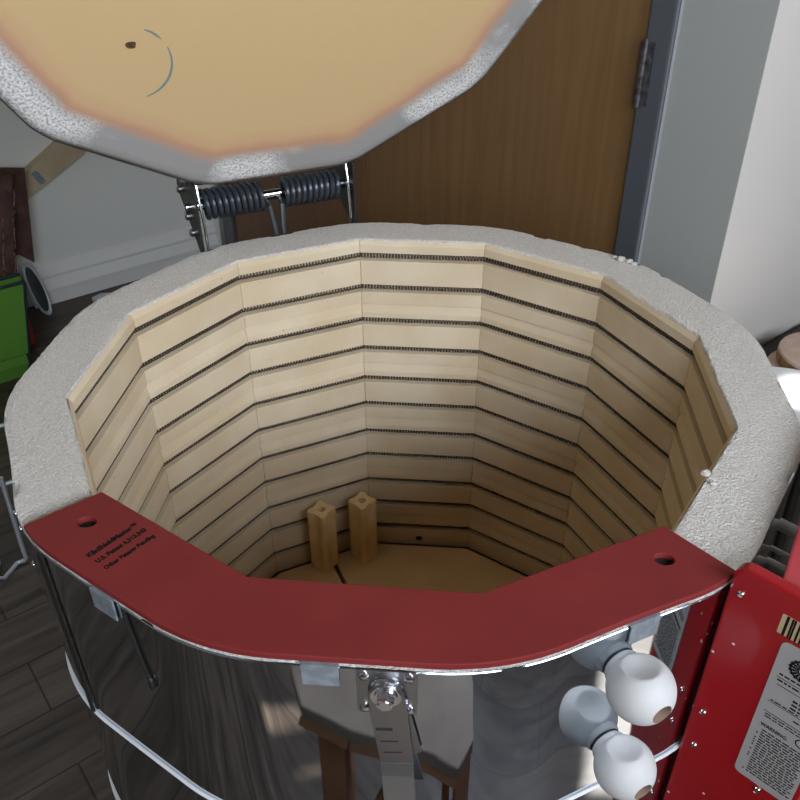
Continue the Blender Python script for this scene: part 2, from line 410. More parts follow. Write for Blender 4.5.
def TF(az, r=.0):      # local frame at azimuth az: x tangential (to the right seen from outside), y up, z outward
    a = rad(round(az / 30) * 30); ro = Vector((math.cos(a), math.sin(a), 0)); tt = Vector((-math.sin(a), math.cos(a), 0))
    o = ro * r + tt * (FA * math.tan(rad(az) - a))
    return Matrix(((tt.x, 0, ro.x, o.x), (tt.y, 0, ro.y, o.y), (0, 1, 0, 0), (0, 0, 0, 1)))
# vertical jacket seam with bolts
mb = MB(); a = rad(-141); MS = Matrix.Rotation(a, 4, 'Z')
MSe = TF(-130.6, FA + .0022); mb.box((0, H - .118, 0), (.007, .23, .0016), MSe); seam = part(mb, 'jacket_seam', M_black, kiln, bevel=.001)
for dz in (.014, .034, .082):
    mb = MB(); mb.lathe([(.0001, .4465), (.002, .4462), (.0032, .445), (.0032, .440)], 12, MS @ Matrix.Translation((0, 0, H - dz)) @ Matrix.Rotation(PI / 2, 4, 'Y'))
    part(mb, 'seam_bolt', M_chrome, kiln)

# chamber lining
prof = [(.0035, -.004), (0, -.0105)]
rows = []
for b in range(6):
    base = b * 4.5 * .0254
    if b:
        prof += [(0, -(base - .0012)), (.0030, -(base - .0003)), (.0042, -(base + .0012)), (.0036, -(base + .0022)), (.0, -(base + .0150))]
    for off in (1.19, 3.31):
        d = base + off * .0254
        if b == 0 and off < 2: d = base + 1.15 * .0254
        prof += [(0, -(d - .0062)), (.0165, -(d - .0045)), (.0165, -(d + .0060)), (.0, -(d + .0072))]
        rows.append(d)
prof.append((0, -.686))
def corner(rho, k, e=0):
    """corner k of the chamber at offset rho; e slides it along one of the two faces"""
    th = rad(15 + 30 * k); r = (APO + rho) / math.cos(rad(15))
    p = Vector((r * math.cos(th), r * math.sin(th), 0))
    if e:
        t = th + (rad(105) if e > 0 else -rad(105)); p += Vector((math.cos(t), math.sin(t), 0)) * abs(e)
    return p
mb = MB(); vs = []; n = len(prof); ncol = 36
for k in range(12):
    for q in range(3):
        for rho, z in prof:
            p = corner(rho + (.0014 if q == 1 else 0), k, (-.0008, 0, .0008)[q]); vs.append((p.x, p.y, H + z))
fs = [(k * n + i, k * n + i + 1, ((k + 1) % ncol) * n + i + 1, ((k + 1) % ncol) * n + i) for k in range(ncol) for i in range(n - 1)]
mb.add(vs, fs)
part(mb, 'brick_lining', M_brick, kiln)

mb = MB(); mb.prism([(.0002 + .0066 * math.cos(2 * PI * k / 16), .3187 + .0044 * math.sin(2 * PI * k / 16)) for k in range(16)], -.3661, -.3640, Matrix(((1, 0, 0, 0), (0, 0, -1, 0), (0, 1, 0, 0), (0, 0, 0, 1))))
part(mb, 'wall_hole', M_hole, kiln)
# rim top: rough cement, ragged at the lip
mb = MB(); NR = 22; NAr = 12 * 44; vs = []
for k in range(NAr):
    th = 2 * PI * k / NAr
    ph = ((th - rad(30)) + rad(15)) % rad(30) - rad(15)
    ri = (APO + .0035) / math.cos(ph); ro = rout(th) + .0012
    for i in range(NR):
        f = (0, .012, .03)[i] if i < 3 else .03 + .97 * (i - 2) / (NR - 3); r = ri + (ro - ri) * f
        x, y = r * math.cos(th), r * math.sin(th)
        nz1 = noise.noise(Vector((x * 60, y * 60, 3.1))); nz2 = noise.noise(Vector((x * 190, y * 190, 9.7)))
        left = max(0, min(1, (-x - .1) * 4)); z = H - .0008 + .0006 * nz1 + (.0005 + .0007 * left) * nz2
        if i == 0: z = H - .0045; 
        if i == 1: z -= .0012; 
        if i <= 1:
            rj = .0012 * nz1 + .0010 * nz2; x += rj * math.cos(th); y += rj * math.sin(th)
            chip = noise.noise(Vector((x * 22, y * 22, 1.7)))
            if chip > .33: z -= (chip - .33) * .02
        if i >= NR - 2:
            chip = noise.noise(Vector((x * 30, y * 30, 5.7)))
            z -= .0010 if i == NR - 1 else .0002
            if chip > .3: z -= (chip - .3) * .012
        vs.append((x, y, z))
fs = [(k * NR + i, k * NR + i + 1, ((k + 1) % NAr) * NR + i + 1, ((k + 1) % NAr) * NR + i) for k in range(NAr) for i in range(NR - 1)]
mb.add(vs, fs, 0, True)
rim = part(mb, 'rim', M_rim, kiln)
# loose crumbs standing on the rim
def crumb(x, y, s):
    mb = MB(); bm = bmesh.new(); bmesh.ops.create_icosphere(bm, subdivisions=2, radius=1)
    for v in bm.verts: v.co *= 1 + .35 * noise.noise(v.co * 1.7 + Vector((x * 50, y * 50, 0)))
    mb.add([Vector((x, y, H + s * .35)) + Vector((v.co.x * s, v.co.y * s * .8, v.co.z * s * .6)) for v in bm.verts], [[v.index for v in f.verts] for f in bm.faces], 0, True)
    bm.free(); return mb
for x, y, s in ((.301, .318, .007), (.312, .312, .006), (.318, .304, .005), (.293, .327, .004), (.318, -.185, .005), (.322, -.20, .003)):
    part(crumb(x, y, s), 'crumb', M_rim, rim)

# coiled heating elements, one per groove
mb = MB(); path = []
rho = .0085; cr_, pitch = .0046, .0050
pts = [corner(rho, k) for k in range(13)]
tot = 0
for k in range(12):
    a, b = pts[k], pts[k + 1]; ln = (b - a).length; t = (b - a).normalized(); nrm = Vector((t.y, -t.x, 0))
    m = int(ln / pitch * 8)
    for i in range(m):
        s = ln * i / m; q = 2 * PI * (tot + s) / pitch
        path.append(a + t * s + nrm * (cr_ * math.cos(q)) + Z * (cr_ * math.sin(q)))
    tot += ln
mb.tube(path, .00105, 4, closed=True)
e0 = mb.build('heating_element', M_coil); e0.parent = kiln; e0.location = (0, 0, H - rows[0])
for d in rows[1:]:
    o = e0.copy(); C.objects.link(o); o.location = (0, 0, H - d); o.parent = kiln

# floor slab and steel stand
mb = MB(); mb.lathe([(.0001, Zb), (.441, Zb), (.441, H - .686), (.0001, H - .686)], 96, smooth=False); part(mb, 'floor_slab', M_brick, kiln)
mb = MB()
mb.lathe([(.40, .185), (.44, .185), (.44, .1995), (.40, .1995)], 60, caps=False, smooth=False)
stand = part(mb, 'stand', M_black, kiln)
for k in range(4):
    a = rad(15 + 90 * k); mb = MB(); mb.box((.42, 0, .0925), (.03, .03, .185), Matrix.Rotation(a, 4, 'Z')); part(mb, 'leg', M_black, stand)

# lid, raised on its hinge over the back
PHI = rad(120.2); E = Vector((math.cos(PHI), math.sin(PHI), 0)); T = Vector((-math.sin(PHI), math.cos(PHI), 0))
BE = rad(111.0); Wv = E * math.cos(BE) + Z * math.sin(BE); LR = .447
Q = E * .437 + Z * 1.034; LC = Q + Wv * LR; NN = T.cross(Wv)
ML = Matrix(((T.x, Wv.x, NN.x, LC.x), (T.y, Wv.y, NN.y, LC.y), (T.z, Wv.z, NN.z, LC.z), (0, 0, 0, 1)))
def lout(th):
    ph = ((th - rad(90)) + rad(15)) % rad(30) - rad(15)      # a flat faces the hinge
    return min(LR * 1.004, .4375 / math.cos(ph)) if True else LR
def poly_ratio(x, y):
    th = math.atan2(y, x); ph = ((th - rad(90)) + rad(15)) % rad(30) - rad(15)
    return math.hypot(x, y) * math.cos(ph) / .4375
NLa, NLr = 288, 44
vs = [(0, 0, 0)]; er = [0.]
for i in range(1, NLr + 1):
    f = i / NLr
    for k in range(NLa):
        th = 2 * PI * k / NLa; r = lout(th) * f
        x, y = r * math.cos(th), r * math.sin(th)
        z = 0.
        if i == NLr: z = .005
        elif f > .9: z = .0006 * noise.noise(Vector((x * 80, y * 80, 0)))
        vs.append((x, y, z)); er.append(poly_ratio(x, y))
fs = [(0, 1 + (k + 1) % NLa, 1 + k) for k in range(NLa)]
for i in range(NLr - 1):
    for k in range(NLa):
        j = (k + 1) % NLa; a = 1 + i * NLa; b = 1 + (i + 1) * NLa
        fs.append((a + k, a + j, b + j, b + k))
nb = 1 + (NLr - 1) * NLa; base = len(vs)
for k in range(NLa): x, y, z = vs[nb + k]; vs.append((x, y, .0635)); er.append(1.)
vs.append((0, 0, .0635)); er.append(1.)
for k in range(NLa):
    j = (k + 1) % NLa; fs.append((nb + k, nb + j, base + j, base + k)); fs.append((base + k, base + j, base + NLa))
me = bpy.data.meshes.new('lid'); me.from_pydata(vs, [], fs); me.materials.append(M_lid)
at = me.attributes.new('edge_ratio', 'FLOAT', 'POINT'); at.data.foreach_set('value', er)
bm = bmesh.new(); bm.from_mesh(me); bmesh.ops.recalc_face_normals(bm, faces=bm.faces); bm.to_mesh(me); bm.free()
for p in me.polygons: p.use_smooth = len(p.vertices) == 4
lid = bpy.data.objects.new('lid', me); C.objects.link(lid); lid.matrix_world = ML; lid.parent = kiln
def lidpart(mb, name, m):
    o = mb.build(name, m); o.parent = lid; return o
mb = MB(); vs = []
for k in range(NLa):
    th = 2 * PI * k / NLa; r = lout(th)
    for dr, z in ((.0003, .0055), (.0022, .0060), (.0022, .060), (.0003, .061)): vs.append(((r + dr) * math.cos(th), (r + dr) * math.sin(th), z))
mb.add(vs, [(k * 4 + i, ((k + 1) % NLa) * 4 + i, ((k + 1) % NLa) * 4 + i + 1, k * 4 + i + 1) for k in range(NLa) for i in range(3)], 0, True)
lidpart(mb, 'lid_band', M_steel)
# pencilled arc and small spot on the hot face; positions in the lid's own plane
LIDMARKS = True

# ---- hinge between rim and lid
hin_q, hin_z = .49, .997
hinge = bpy.data.objects.new('lid_hinge', None); C.objects.link(hinge); hinge.parent = kiln
def ET(q, t, z): return E * q + T * t + Z * z
MH = Matrix(((E.x, 0, T.x, 0), (E.y, 0, T.y, 0), (0, 1, 0, 0), (0, 0, 0, 1)))   # (q, z, t)
def coil(t0, t1, turns):
    out = []; n = int(turns * 18)
    for i in range(n + 1):
        a = 2 * PI * turns * i / n; t = t0 + (t1 - t0) * i / n
        out.append(ET(hin_q + .0205 * math.cos(a), t, hin_z + .0205 * math.sin(a)))
    return out
for s in (1, -1):
    mb = MB(); c = coil(s * .112, s * .016, 10)
    c += [ET(.468, s * .010, .985), ET(.462, s * .007, .955), ET(.456, s * .006, .925)]
    mb.tube(c, .0043, 8); part(mb, 'spring', M_spring, hinge)
mb = MB(); mb.tube([ET(hin_q, .138, hin_z), ET(hin_q, -.134, hin_z)], .0085, 14); part(mb, 'hinge_rod', M_chrome, hinge)
for s in (1, -1):
    mb = MB()
    mb.prism([(.580, 1.000), (.572, 1.030), (.50, 1.058), (.452, 1.042), (.447, .93), (.462, .93)], s * .128 - .002, s * .128 + .002, MH)
    pl = part(mb, 'side_plate', M_black, hinge)
    for q, z in ((.492, .997), (.545, 1.008), (.51, .975), (.49, .955), (.50, 1.035)):
        mb = MB(); mb.lathe([(.0065, 0), (.0065, .005), (.004, .0075), (.0001, .008)], 10, MH @ Matrix.Translation((q, z, s * .128 + s * .002)) @ (Matrix.Identity(4) if s > 0 else Matrix.Rotation(PI, 4, 'X')))
        part(mb, 'plate_bolt', M_steel, hinge)
    mb = MB(); mb.tube([ET(.470, s * .121, 1.042), ET(.462, s * .121, 1.015), ET(.452, s * .120, .975), ET(.449, s * .120, .925)], .0024, 8)
    part(mb, 'bracket_edge', M_chrome, hinge)
mb = MB(); mb.box((.474, 1.048, 0), (.05, .012, .25), MH); part(mb, 'lid_strap', M_black, hinge, bevel=.002)

# ---- latch on the front of the jacket
def rrect(cx, cy, w, h, r, k=4):
    out = []
    for sx, sy, a0 in ((1, 1, 0), (-1, 1, 90), (-1, -1, 180), (1, -1, 270)):
        for i in range(k + 1):
            a = rad(a0 + 90 * i / k); out.append((cx + sx * (w / 2 - r) + r * math.cos(a), cy + sy * (h / 2 - r) + r * math.sin(a)))
    return out
latch = bpy.data.objects.new('lid_latch', None); C.objects.link(latch); latch.parent = kiln
ML_ = TF(-86.45, FA + .0022)
mb = MB(); mb.prism(rrect(0, .923, .047, .052, .003), 0, .0016, ML_); part(mb, 'latch_plate', M_steel, latch, bevel=.0004)
for sx in (-1, 1):
    for sz in (-1, 1):
        mb = MB(); mb.lathe([(.0042, .0016), (.0042, .0024), (.0034, .0040), (.0015, .0046), (.0001, .0046)], 16, ML_ @ Matrix.Translation((sx * .0175, .923 + sz * .0195, 0)))
        part(mb, 'latch_screw', M_chrome, latch)
cz = .9275
mb = MB()
mb.lathe([(.0135, .0016), (.0145, .003), (.0135, .0052)], 28, ML_ @ Matrix.Translation((0, cz, 0)))
mb.lathe([(.0120, .0078), (.0120, .0092), (.0092, .0092), (.0092, .0110)], 28, ML_ @ Matrix.Translation((0, cz, 0)))
hx = [(.0070 * math.cos(rad(60 * k + 15)), .0070 * math.sin(rad(60 * k + 15))) for k in range(6)]
mb.prism(hx, .0110, .0165, ML_ @ Matrix.Translation((0, cz, 0)))
mb.lathe([(.0054, .0165), (.0048, .0172), (.0001, .0172)], 16, ML_ @ Matrix.Translation((0, cz, 0)))
part(mb, 'pivot_bolt', M_chrome, latch)
# strap: rounded head, tapering, then bent outwards
MS2 = ML_ @ Matrix.Translation((0, cz, .0053)) @ Matrix.Rotation(rad(5), 4, 'Z')
head = [(.0135 * math.cos(rad(a)), .0135 * math.sin(rad(a))) for a in range(0, 181, 15)]
pr = head + [(-.0150, -.02), (-.0136, -.088), (.0136, -.088), (.0150, -.02)]
mb = MB(); mb.prism(pr, 0, .0024, MS2); 
lo = [Vector((x, y, z)) for (y, z) in ((-.088, 0), (-.10, .004), (-.17, .022), (-.17, .0244), (-.10, .0064), (-.088, .0024)) for x in (-.0136, .0136)]
lo = [MS2 @ p for p in lo]
mb.add(lo, [(2 * i, 2 * i + 1, 2 * ((i + 1) % 6) + 1, 2 * ((i + 1) % 6)) for i in range(6)] + [(0, 2, 8, 10), (2, 4, 6, 8), (1, 11, 9, 3), (3, 9, 7, 5)])
strap = part(mb, 'latch_strap', M_steel, latch, bevel=.0004)
mb = MB()
for y, x0, x1, h in ((-.042, -.0125, .001, .0032), (-.058, -.0105, .004, .0014), (-.073, -.0095, .006, .0014)):
    mb.box(((x0 + x1) / 2, y, .00245), (x1 - x0, h, .0004), MS2)
part(mb, 'strap_slots', M_hole, strap)
mb = MB()
pr2 = [(.004, -.010), (.015, -.016), (.021, -.078), (.013, -.084)]
mb.prism(pr2, -.0034, -.0020, MS2); part(mb, 'latch_keeper', M_steel, latch)  # steel plate added as the strap's mirror image in the jacket

# black rod hanging down the left of the jacket
mb = MB(); MRod = TF(-114.2, FA + .0038)
mb.tube([MRod @ Vector(q) for q in ((-.012, .944, 0), (-.011, .93, 0), (-.004, .885, 0), (.0, .868, 0))], .0017, 8)
mb.lathe([(.0001, -.008), (.0022, -.006), (.0030, -.001), (.0022, .006), (.0001, .008)], 12, MRod @ Matrix.Translation((.001, .864, 0)) @ Matrix.Rotation(-PI / 2, 4, 'X'))
part(mb, 'hanging_rod', M_black, kiln)

# ---- control box, its side panel with the data plate faces the camera
cbx = bpy.data.objects.new('control_box', None); C.objects.link(cbx); cbx.parent = kiln
A1 = rad(-40.2); e1 = Vector((math.cos(A1), math.sin(A1), 0)); nb_ = Vector((math.sin(A1), -math.cos(A1), 0))
P0 = Vector((.308, -.341, 0))
MBX = Matrix(((e1.x, 0, nb_.x, P0.x), (e1.y, 0, nb_.y, P0.y), (0, 1, 0, 0), (0, 0, 0, 1)))     # (along, z, outwards)
BT, BB = .980, .40
def side_poly(x0, x1, z0, z1, r=.012):
    out = [(x0, z0), (x1, z0), (x1, z1)]
    for i in range(6):
        a = rad(90 + 90 * i / 5); out.append((x0 + r + r * math.cos(a), z1 - r + r * math.sin(a)))
    return out
mb = MB(); mb.prism(side_poly(-.004, .106, BB, BT), -.012, 0, MBX); panel = part(mb, 'side_panel', M_red, cbx, bevel=.0025)
# body behind the panel, set back from the jacket, with an open framed top
mb = MB()
def bx(mb, a0, a1, z0, z1, n0, n1, mi=0): mb.box(((a0 + a1) / 2, (z0 + z1) / 2, (n0 + n1) / 2), (a1 - a0, z1 - z0, n1 - n0), MBX, mi)
bx(mb, .062, .105, BB, .925, -.46, -.013)
part(mb, 'housing', M_redlit, cbx)
mb = MB(); bx(mb, .053, .0615, BB, .925, -.46, -.013); part(mb, 'back_plate', M_black, cbx)  # black sheet added to darken the gap beside the jacket
MBH = Matrix(((e1.x, -nb_.x, 0, P0.x), (e1.y, -nb_.y, 0, P0.y), (0, 0, 1, 0), (0, 0, 0, 1)))     # (along, back, z)
fo = [(.030, .013), (-.014, .19), (-.072, .46), (.106, .46), (.106, .013)]; fi = [(.061, .048), (.036, .16), (-.02, .42), (.086, .42), (.086, .048)]
mb = MB(); n = 5
vs = [MBH @ Vector((x, y, z)) for lp, z in ((fo, .972), (fi, .972), (fo, .960), (fi, .960)) for x, y in lp]
fs = []
for i in range(n):
    j = (i + 1) % n
    fs += [(i, j, n + j, n + i), (2 * n + i, 3 * n + i, 3 * n + j, 2 * n + j), (i, 2 * n + i, 2 * n + j, j), (n + i, n + j, 3 * n + j, 3 * n + i)]
mb.add(vs, fs); part(mb, 'top_frame', M_redlit, cbx, bevel=.002)
for (a_, z_) in ((.0065, .953), (.0074, .794), (.0088, .744), (.0735, .7435), (.006, .62)):
    mb = MB(); mb.lathe([(.0034, 0), (.0034, .0008), (.0026, .0022), (.0001, .0026)], 14, MBX @ Matrix.Translation((a_, z_, 0)))
    part(mb, 'panel_screw', M_chrome, cbx)
# data plate
PX0, PX1, PZ0, PZ1 = .0485, .1015, .7495, .931
mb = MB(); mb.prism(rrect((PX0 + PX1) / 2, (PZ0 + PZ1) / 2, PX1 - PX0, PZ1 - PZ0, .006), .0001, .0007, MBX)
Z1 = .00075
def bar(x0, x1, z, h): mb.box(((x0 + x1) / 2, z, Z1), (x1 - x0, h, .0003), MBX, 1)
bar(.054, .0975, .8905, .0005); bar(.056, .0975, .882, .0006); bar(.054, .0975, .8585, .0005); bar(.054, .0975, .845, .0006)
rnd = random.Random(3)
def greek(x0, x1, z, h):
    x = x0
    while x < x1 - .002:
        w = rnd.uniform(.0022, .0062); w = min(w, x1 - x); bar(x, x + w, z, h); x += w + .0011
for z, x0, x1, h in ((.8945, .055, .074, .0018), (.8872, .055, .090, .0018), (.8735, .072, .097, .0022), (.869, .072, .096, .0020), (.8645, .072, .097, .0020),
                     (.8608, .056, .080, .0014), (.8520, .078, .097, .0016), (.8420, .056, .092, .0012), (.8388, .056, .097, .0012)):
    greek(x0, x1, z, h)
z = .8205
while z > .757:
    greek(.0585, .0985, z, .0014)
    if rnd.random() < .55: bar(.0548, .0562, z, .0014)
    z -= .0034
# round emblem: radiating strokes inside a ring
cx, czz = .0705, .9095
for k in range(16):
    a = 2 * PI * k / 16
    p0 = Vector((cx + .0035 * math.cos(a), czz + .0035 * math.sin(a))); p1 = Vector((cx + .0115 * math.cos(a), czz + .0115 * math.sin(a)))
    t = Vector((-math.sin(a), math.cos(a))) * .0006; tp = t * 1.9
    mb.prism([p0 - t, p1 - tp, p1 + tp, p0 + t], Z1 - .0001, Z1 + .0002, MBX, 1)
    c2 = Vector((cx + .0098 * math.cos(a + .196), czz + .0098 * math.sin(a + .196)))
    mb.prism([(c2.x + .0011 * math.cos(q * PI / 3), c2.y + .0011 * math.sin(q * PI / 3)) for q in range(6)], Z1 - .0001, Z1 + .0002, MBX, 1)
for r_ in (.0030, .0070):
    for k in range(24):
        a, b = 2 * PI * k / 24, 2 * PI * (k + 1) / 24
        mb.prism([(cx + r_ * math.cos(a), czz + r_ * math.sin(a)), (cx + (r_ + .0006) * math.cos(a), czz + (r_ + .0006) * math.sin(a)), (cx + (r_ + .0006) * math.cos(b), czz + (r_ + .0006) * math.sin(b)), (cx + r_ * math.cos(b), czz + r_ * math.sin(b))], Z1 - .0001, Z1 + .0002, MBX, 1)
# oval certification mark
for k in range(24):
    a, b = 2 * PI * k / 24, 2 * PI * (k + 1) / 24
    mb.prism([(.0915 + .0050 * s * math.cos(q), .8315 + .0045 * s * math.sin(q)) for s, q in ((1, a), (1.22, a), (1.22, b), (1, b))], Z1 - .0001, Z1 + .0002, MBX, 1)
plate = part(mb, 'data_plate', [M_plate, M_ink], cbx)
# striped sticker
mb = MB(); mb.prism(rrect(.0615, .946, .040, .0215, .001), .0001, .0005, MBX)
for x in (.0465, .0505, .0525, .0565, .0600, .0635, .0655, .0690): mb.box((x, .946, .0006), (.0016 if x != .0465 else .0022, .0215, .0003), MBX, 1)
part(mb, 'bar_sticker', [M_tan, M_ink], cbx)
# ceramic tubes bridging jacket and box
for t_, z_, a_, r_ in ((-.417, .70, -.129, .0085), (-.365, .70, -.099, .0035), (-.345, .69, -.088, .0085)):
    mb = MB(); p = MBX @ Vector((a_, z_, t_)); q = MBX @ Vector((.0525, z_, t_))
    mb.tube([p, q], r_, 16); part(mb, 'conduit_tube', M_tube, cbx)

# ------------------------------------------------------------------ red rim guard
gz0, gz1 = H + .0014, H + .0080
guard = thing('rim_guard', 'dark red flat guard board covering the front of the kiln rim', 'rim guard', loc=(0, 0, H))
outer = []
for i in range(121):
    a = rad(-134.6 + (88.6) * i / 120); r = rout(a) + .0015
    outer.append((r * math.cos(a), r * math.sin(a)))
inner = []
for az, r in ((-46.2, .3775), (-75, .3795), (-105, .3765), (-134.4, .3735)): inner.append((r * math.cos(rad(az)), r * math.sin(rad(az))))
inn = []
for i in range(3):
    for k in range(12): f = k / 12; inn.append((inner[i][0] * (1 - f) + inner[i + 1][0] * f, inner[i][1] * (1 - f) + inner[i + 1][1] * f))
inn.append(inner[3])
gm = bpy.data.meshes.new('board'); bm = bmesh.new()
def oval(cx, cy, ang, rx=.0088, ry=.0070):
    return [(cx + rx * math.cos(q) * math.cos(ang) - ry * math.sin(q) * math.sin(ang), cy + rx * math.cos(q) * math.sin(ang) + ry * math.sin(q) * math.cos(ang)) for q in [2 * PI * k / 20 for k in range(20)]]
loops = [outer + inn, oval(-.2585, -.309, 0), oval(.2545, -.315, 0)]
edges = []
for lp in loops:
    v = [bm.verts.new((x, y, gz1)) for x, y in lp]
    edges += [bm.edges.new((v[i], v[(i + 1) % len(v)])) for i in range(len(v))]
res = bmesh.ops.triangle_fill(bm, use_beauty=True, use_dissolve=False, edges=edges)
bmesh.ops.recalc_face_normals(bm, faces=bm.faces)
r_ = bmesh.ops.extrude_face_region(bm, geom=list(bm.faces))
bmesh.ops.translate(bm, verts=[g for g in r_['geom'] if isinstance(g, bmesh.types.BMVert)], vec=(0, 0, gz0 - gz1))
bmesh.ops.recalc_face_normals(bm, faces=bm.faces)
ed = [e for e in bm.edges if e.is_manifold and e.calc_face_angle(0) > 1.0]
bmesh.ops.bevel(bm, geom=ed, offset=.0009, segments=2, profile=.5, affect='EDGES', clamp_overlap=True)
bm.to_mesh(gm); bm.free(); gm.materials.append(M_guard)
gb = bpy.data.objects.new('board', gm); C.objects.link(gb); adopt(gb, guard)
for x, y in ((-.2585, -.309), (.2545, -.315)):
    mb = MB(); mb.lathe([(.0001, H + .0010), (.0098, H + .0010), (.0098, H + .00138), (.0001, H + .00138)], 20, Matrix.Translation((x, y, 0))); part(mb, 'pin_socket', M_hole, guard)  # black disc stands in for the shade inside the guard hole
for az in (-119.2, -93.1, -58.6):
    mb = MB(); MC = TF(az, FA + .0031)
    mb.prism([(-.0145, .928), (.0145, .928), (.0145, gz0), (-.0145, gz0)], 0, .0016, MC)
    mb.box((0, gz0 - .0003, -.004), (.029, .0004, .009), MC)
    part(mb, 'clip', M_zinc, guard, bevel=.0004)

def text_mesh(s, size, width, off=0.):
    cu = bpy.data.curves.new('lettering', 'FONT'); cu.body = s; cu.size = size; cu.extrude = .00006; cu.offset = off; cu.resolution_u = 2
    o = bpy.data.objects.new('tmp', cu); C.objects.link(o)
    dg = bpy.context.evaluated_depsgraph_get(); dg.update()
    me = bpy.data.meshes.new_from_object(o.evaluated_get(dg))
    bpy.data.objects.remove(o); bpy.data.curves.remove(cu)
    xs = [v.co.x for v in me.vertices]; s = width / (max(xs) - min(xs)); x0 = min(xs)
    for v in me.vertices: v.co.x = (v.co.x - x0) * s
    return me
def add_text(lines, name, m, parent):
    """lines: (string, size, width, matrix) joined into one mesh"""
    bm = bmesh.new()
    for s, size, width, Mx, off in lines:
        me = text_mesh(s, size, width, off); me.transform(Mx); bm.from_mesh(me); bpy.data.meshes.remove(me)
    me = bpy.data.meshes.new(name); bm.to_mesh(me); bm.free(); me.materials.append(m)
    o = bpy.data.objects.new(name, me); C.objects.link(o); adopt(o, parent); return o
def tmat(x, y, ang): return Matrix.Translation((x, y, gz1 + .0001)) @ Matrix.Rotation(ang, 4, 'Z')
ta = math.atan2(.043, .028)
add_text([('KilnShieldMaster\u2122', .0076, .0515, tmat(-.2385, -.3525, ta), .00042), ('U.S. Patent 6,313,343', .0070, .0515, tmat(-.2285, -.3585, ta), .00038),
          ('Other Patents Pending', .0066, .0515, tmat(-.2185, -.3655, ta), .00038)], 'lettering', M_ink, guard)
wt = text_mesh('WARNING:', .0062, .024, .0001); wt.transform(MBX @ Matrix.Translation((.0555, .8255, Z1 + .0002))); wt.materials.append(M_ink)
o = bpy.data.objects.new('warning_lettering', wt); C.objects.link(o); o.parent = cbx

# ------------------------------------------------------------------ peephole plugs
def plug(az, z, label, r):
    Mf = TF(az, FA + .0027)             # x tangential, y up, z outward
    ro = (Mf.to_3x3() @ Vector((0, 0, 1))).normalized()
    root = thing('peephole_plug', label, 'kiln plug', 'peephole plugs', loc=Mf @ Vector((0, z, 0)))
    bm = bmesh.new(); bmesh.ops.create_uvsphere(bm, u_segments=72, v_segments=56, radius=1)
    br = .0092; cap = math.asin(br / r)
    bmesh.ops.rotate(bm, verts=bm.verts, cent=(0, 0, 0), matrix=Matrix.Identity(3))
    cy = r + .0006
    d1 = Vector((0, .97, -.22)).normalized(); d2 = Vector((0, -.97, -.22)).normalized()
    for v in bm.verts:
        n = v.co.normalized(); a_ = n.angle(Vector((0, 0, 1)))
        # slide rings so that one of them sits exactly on the bore edge
        v.co = n * r
        for dd in (d1, d2):
            ang = n.angle(dd)
            if ang < .60:
                t = 1 - (ang / .60) ** 2
                v.co = n * r * (1 - .26 * t ** .8)
    dele = [f for f in bm.faces if f.calc_center_median().normalized().angle(Vector((0, 0, 1))) < cap]
    bmesh.ops.delete(bm, geom=dele, context='FACES')
    mb = MB(); mb.add([Mf @ (v.co + Vector((0, z, cy))) for v in bm.verts], [[v.index for v in f.verts] for f in bm.faces], 0, True); bm.free()
    Mx = Mf @ Matrix.Translation((0, z, 0))
    mb.lathe([(.0150, .0006), (.0165, .003), (.0175, .008)], 32, Mx, caps=False)
    part(mb, 'knob', M_plug, root)
    mb = MB(); ce = cy + math.sqrt(r * r - br * br)
    mb.lathe([(br + .0012, ce - .0009), (br - .0002, ce - .0003), (br - .0010, ce - .0016), (br - .0016, ce - .013), (.0001, ce - .0135)], 32, Mx, caps=False)
    part(mb, 'bore', M_bore, root)
    return root
plug(-61.0, .9065, 'upper white ceramic ball shaped peephole plug just under the red guard', .0278)
plug(-60.3, .793, 'lower white ceramic ball shaped peephole plug at the bottom edge of the photo', .0272)

# ------------------------------------------------------------------ furniture inside the chamber
SZ = H - .640
def halfshelf(side, label):
    th = rad(118.5); t = Vector((math.cos(th), math.sin(th), 0)); nn = Vector((-t.y, t.x, 0))
    poly = [(.3655 * math.cos(rad(15 + 30 * k)), .3655 * math.sin(rad(15 + 30 * k))) for k in range(12)]
    # clip by the slit line
    out = []; g = .0035
    f = lambda p: side * (p[0] * nn.x + p[1] * nn.y) - g
    for i in range(12):
        a, b = poly[i], poly[(i + 1) % 12]; fa, fb = f(a), f(b)
        if fa >= 0: out.append(a)
        if fa * fb < 0: s = fa / (fa - fb); out.append((a[0] + (b[0] - a[0]) * s, a[1] + (b[1] - a[1]) * s))
    mb = MB(); mb.prism(out, SZ - .019, SZ)
    o = mb.build('kiln_shelf', M_shelf, bevel=.002)
    return tag(o, label, 'kiln shelf', 'half shelves on the kiln floor')
halfshelf(1, 'left half of the tan shelf in the kiln bottom, under the shorter looking post')
halfshelf(-1, 'right half of the tan shelf in the kiln bottom, larger visible side of the slit')
k_ = 0
for x, y in ((-.24, .10), (-.12, -.24), (.16, .22), (.24, -.08), (-.1, .22), (.06, -.26)):
    mb = MB(); mb.prism([(x + .016 * math.cos(q), y + .016 * math.sin(q)) for q in [2 * PI * k / 8 for k in range(8)]], H - .686, SZ - .019)
    o = mb.build('shelf_support', M_post, bevel=.001); tag(o, 'short tan support stub hidden beneath the half shelves', 'kiln post', 'stubs under the half shelves')
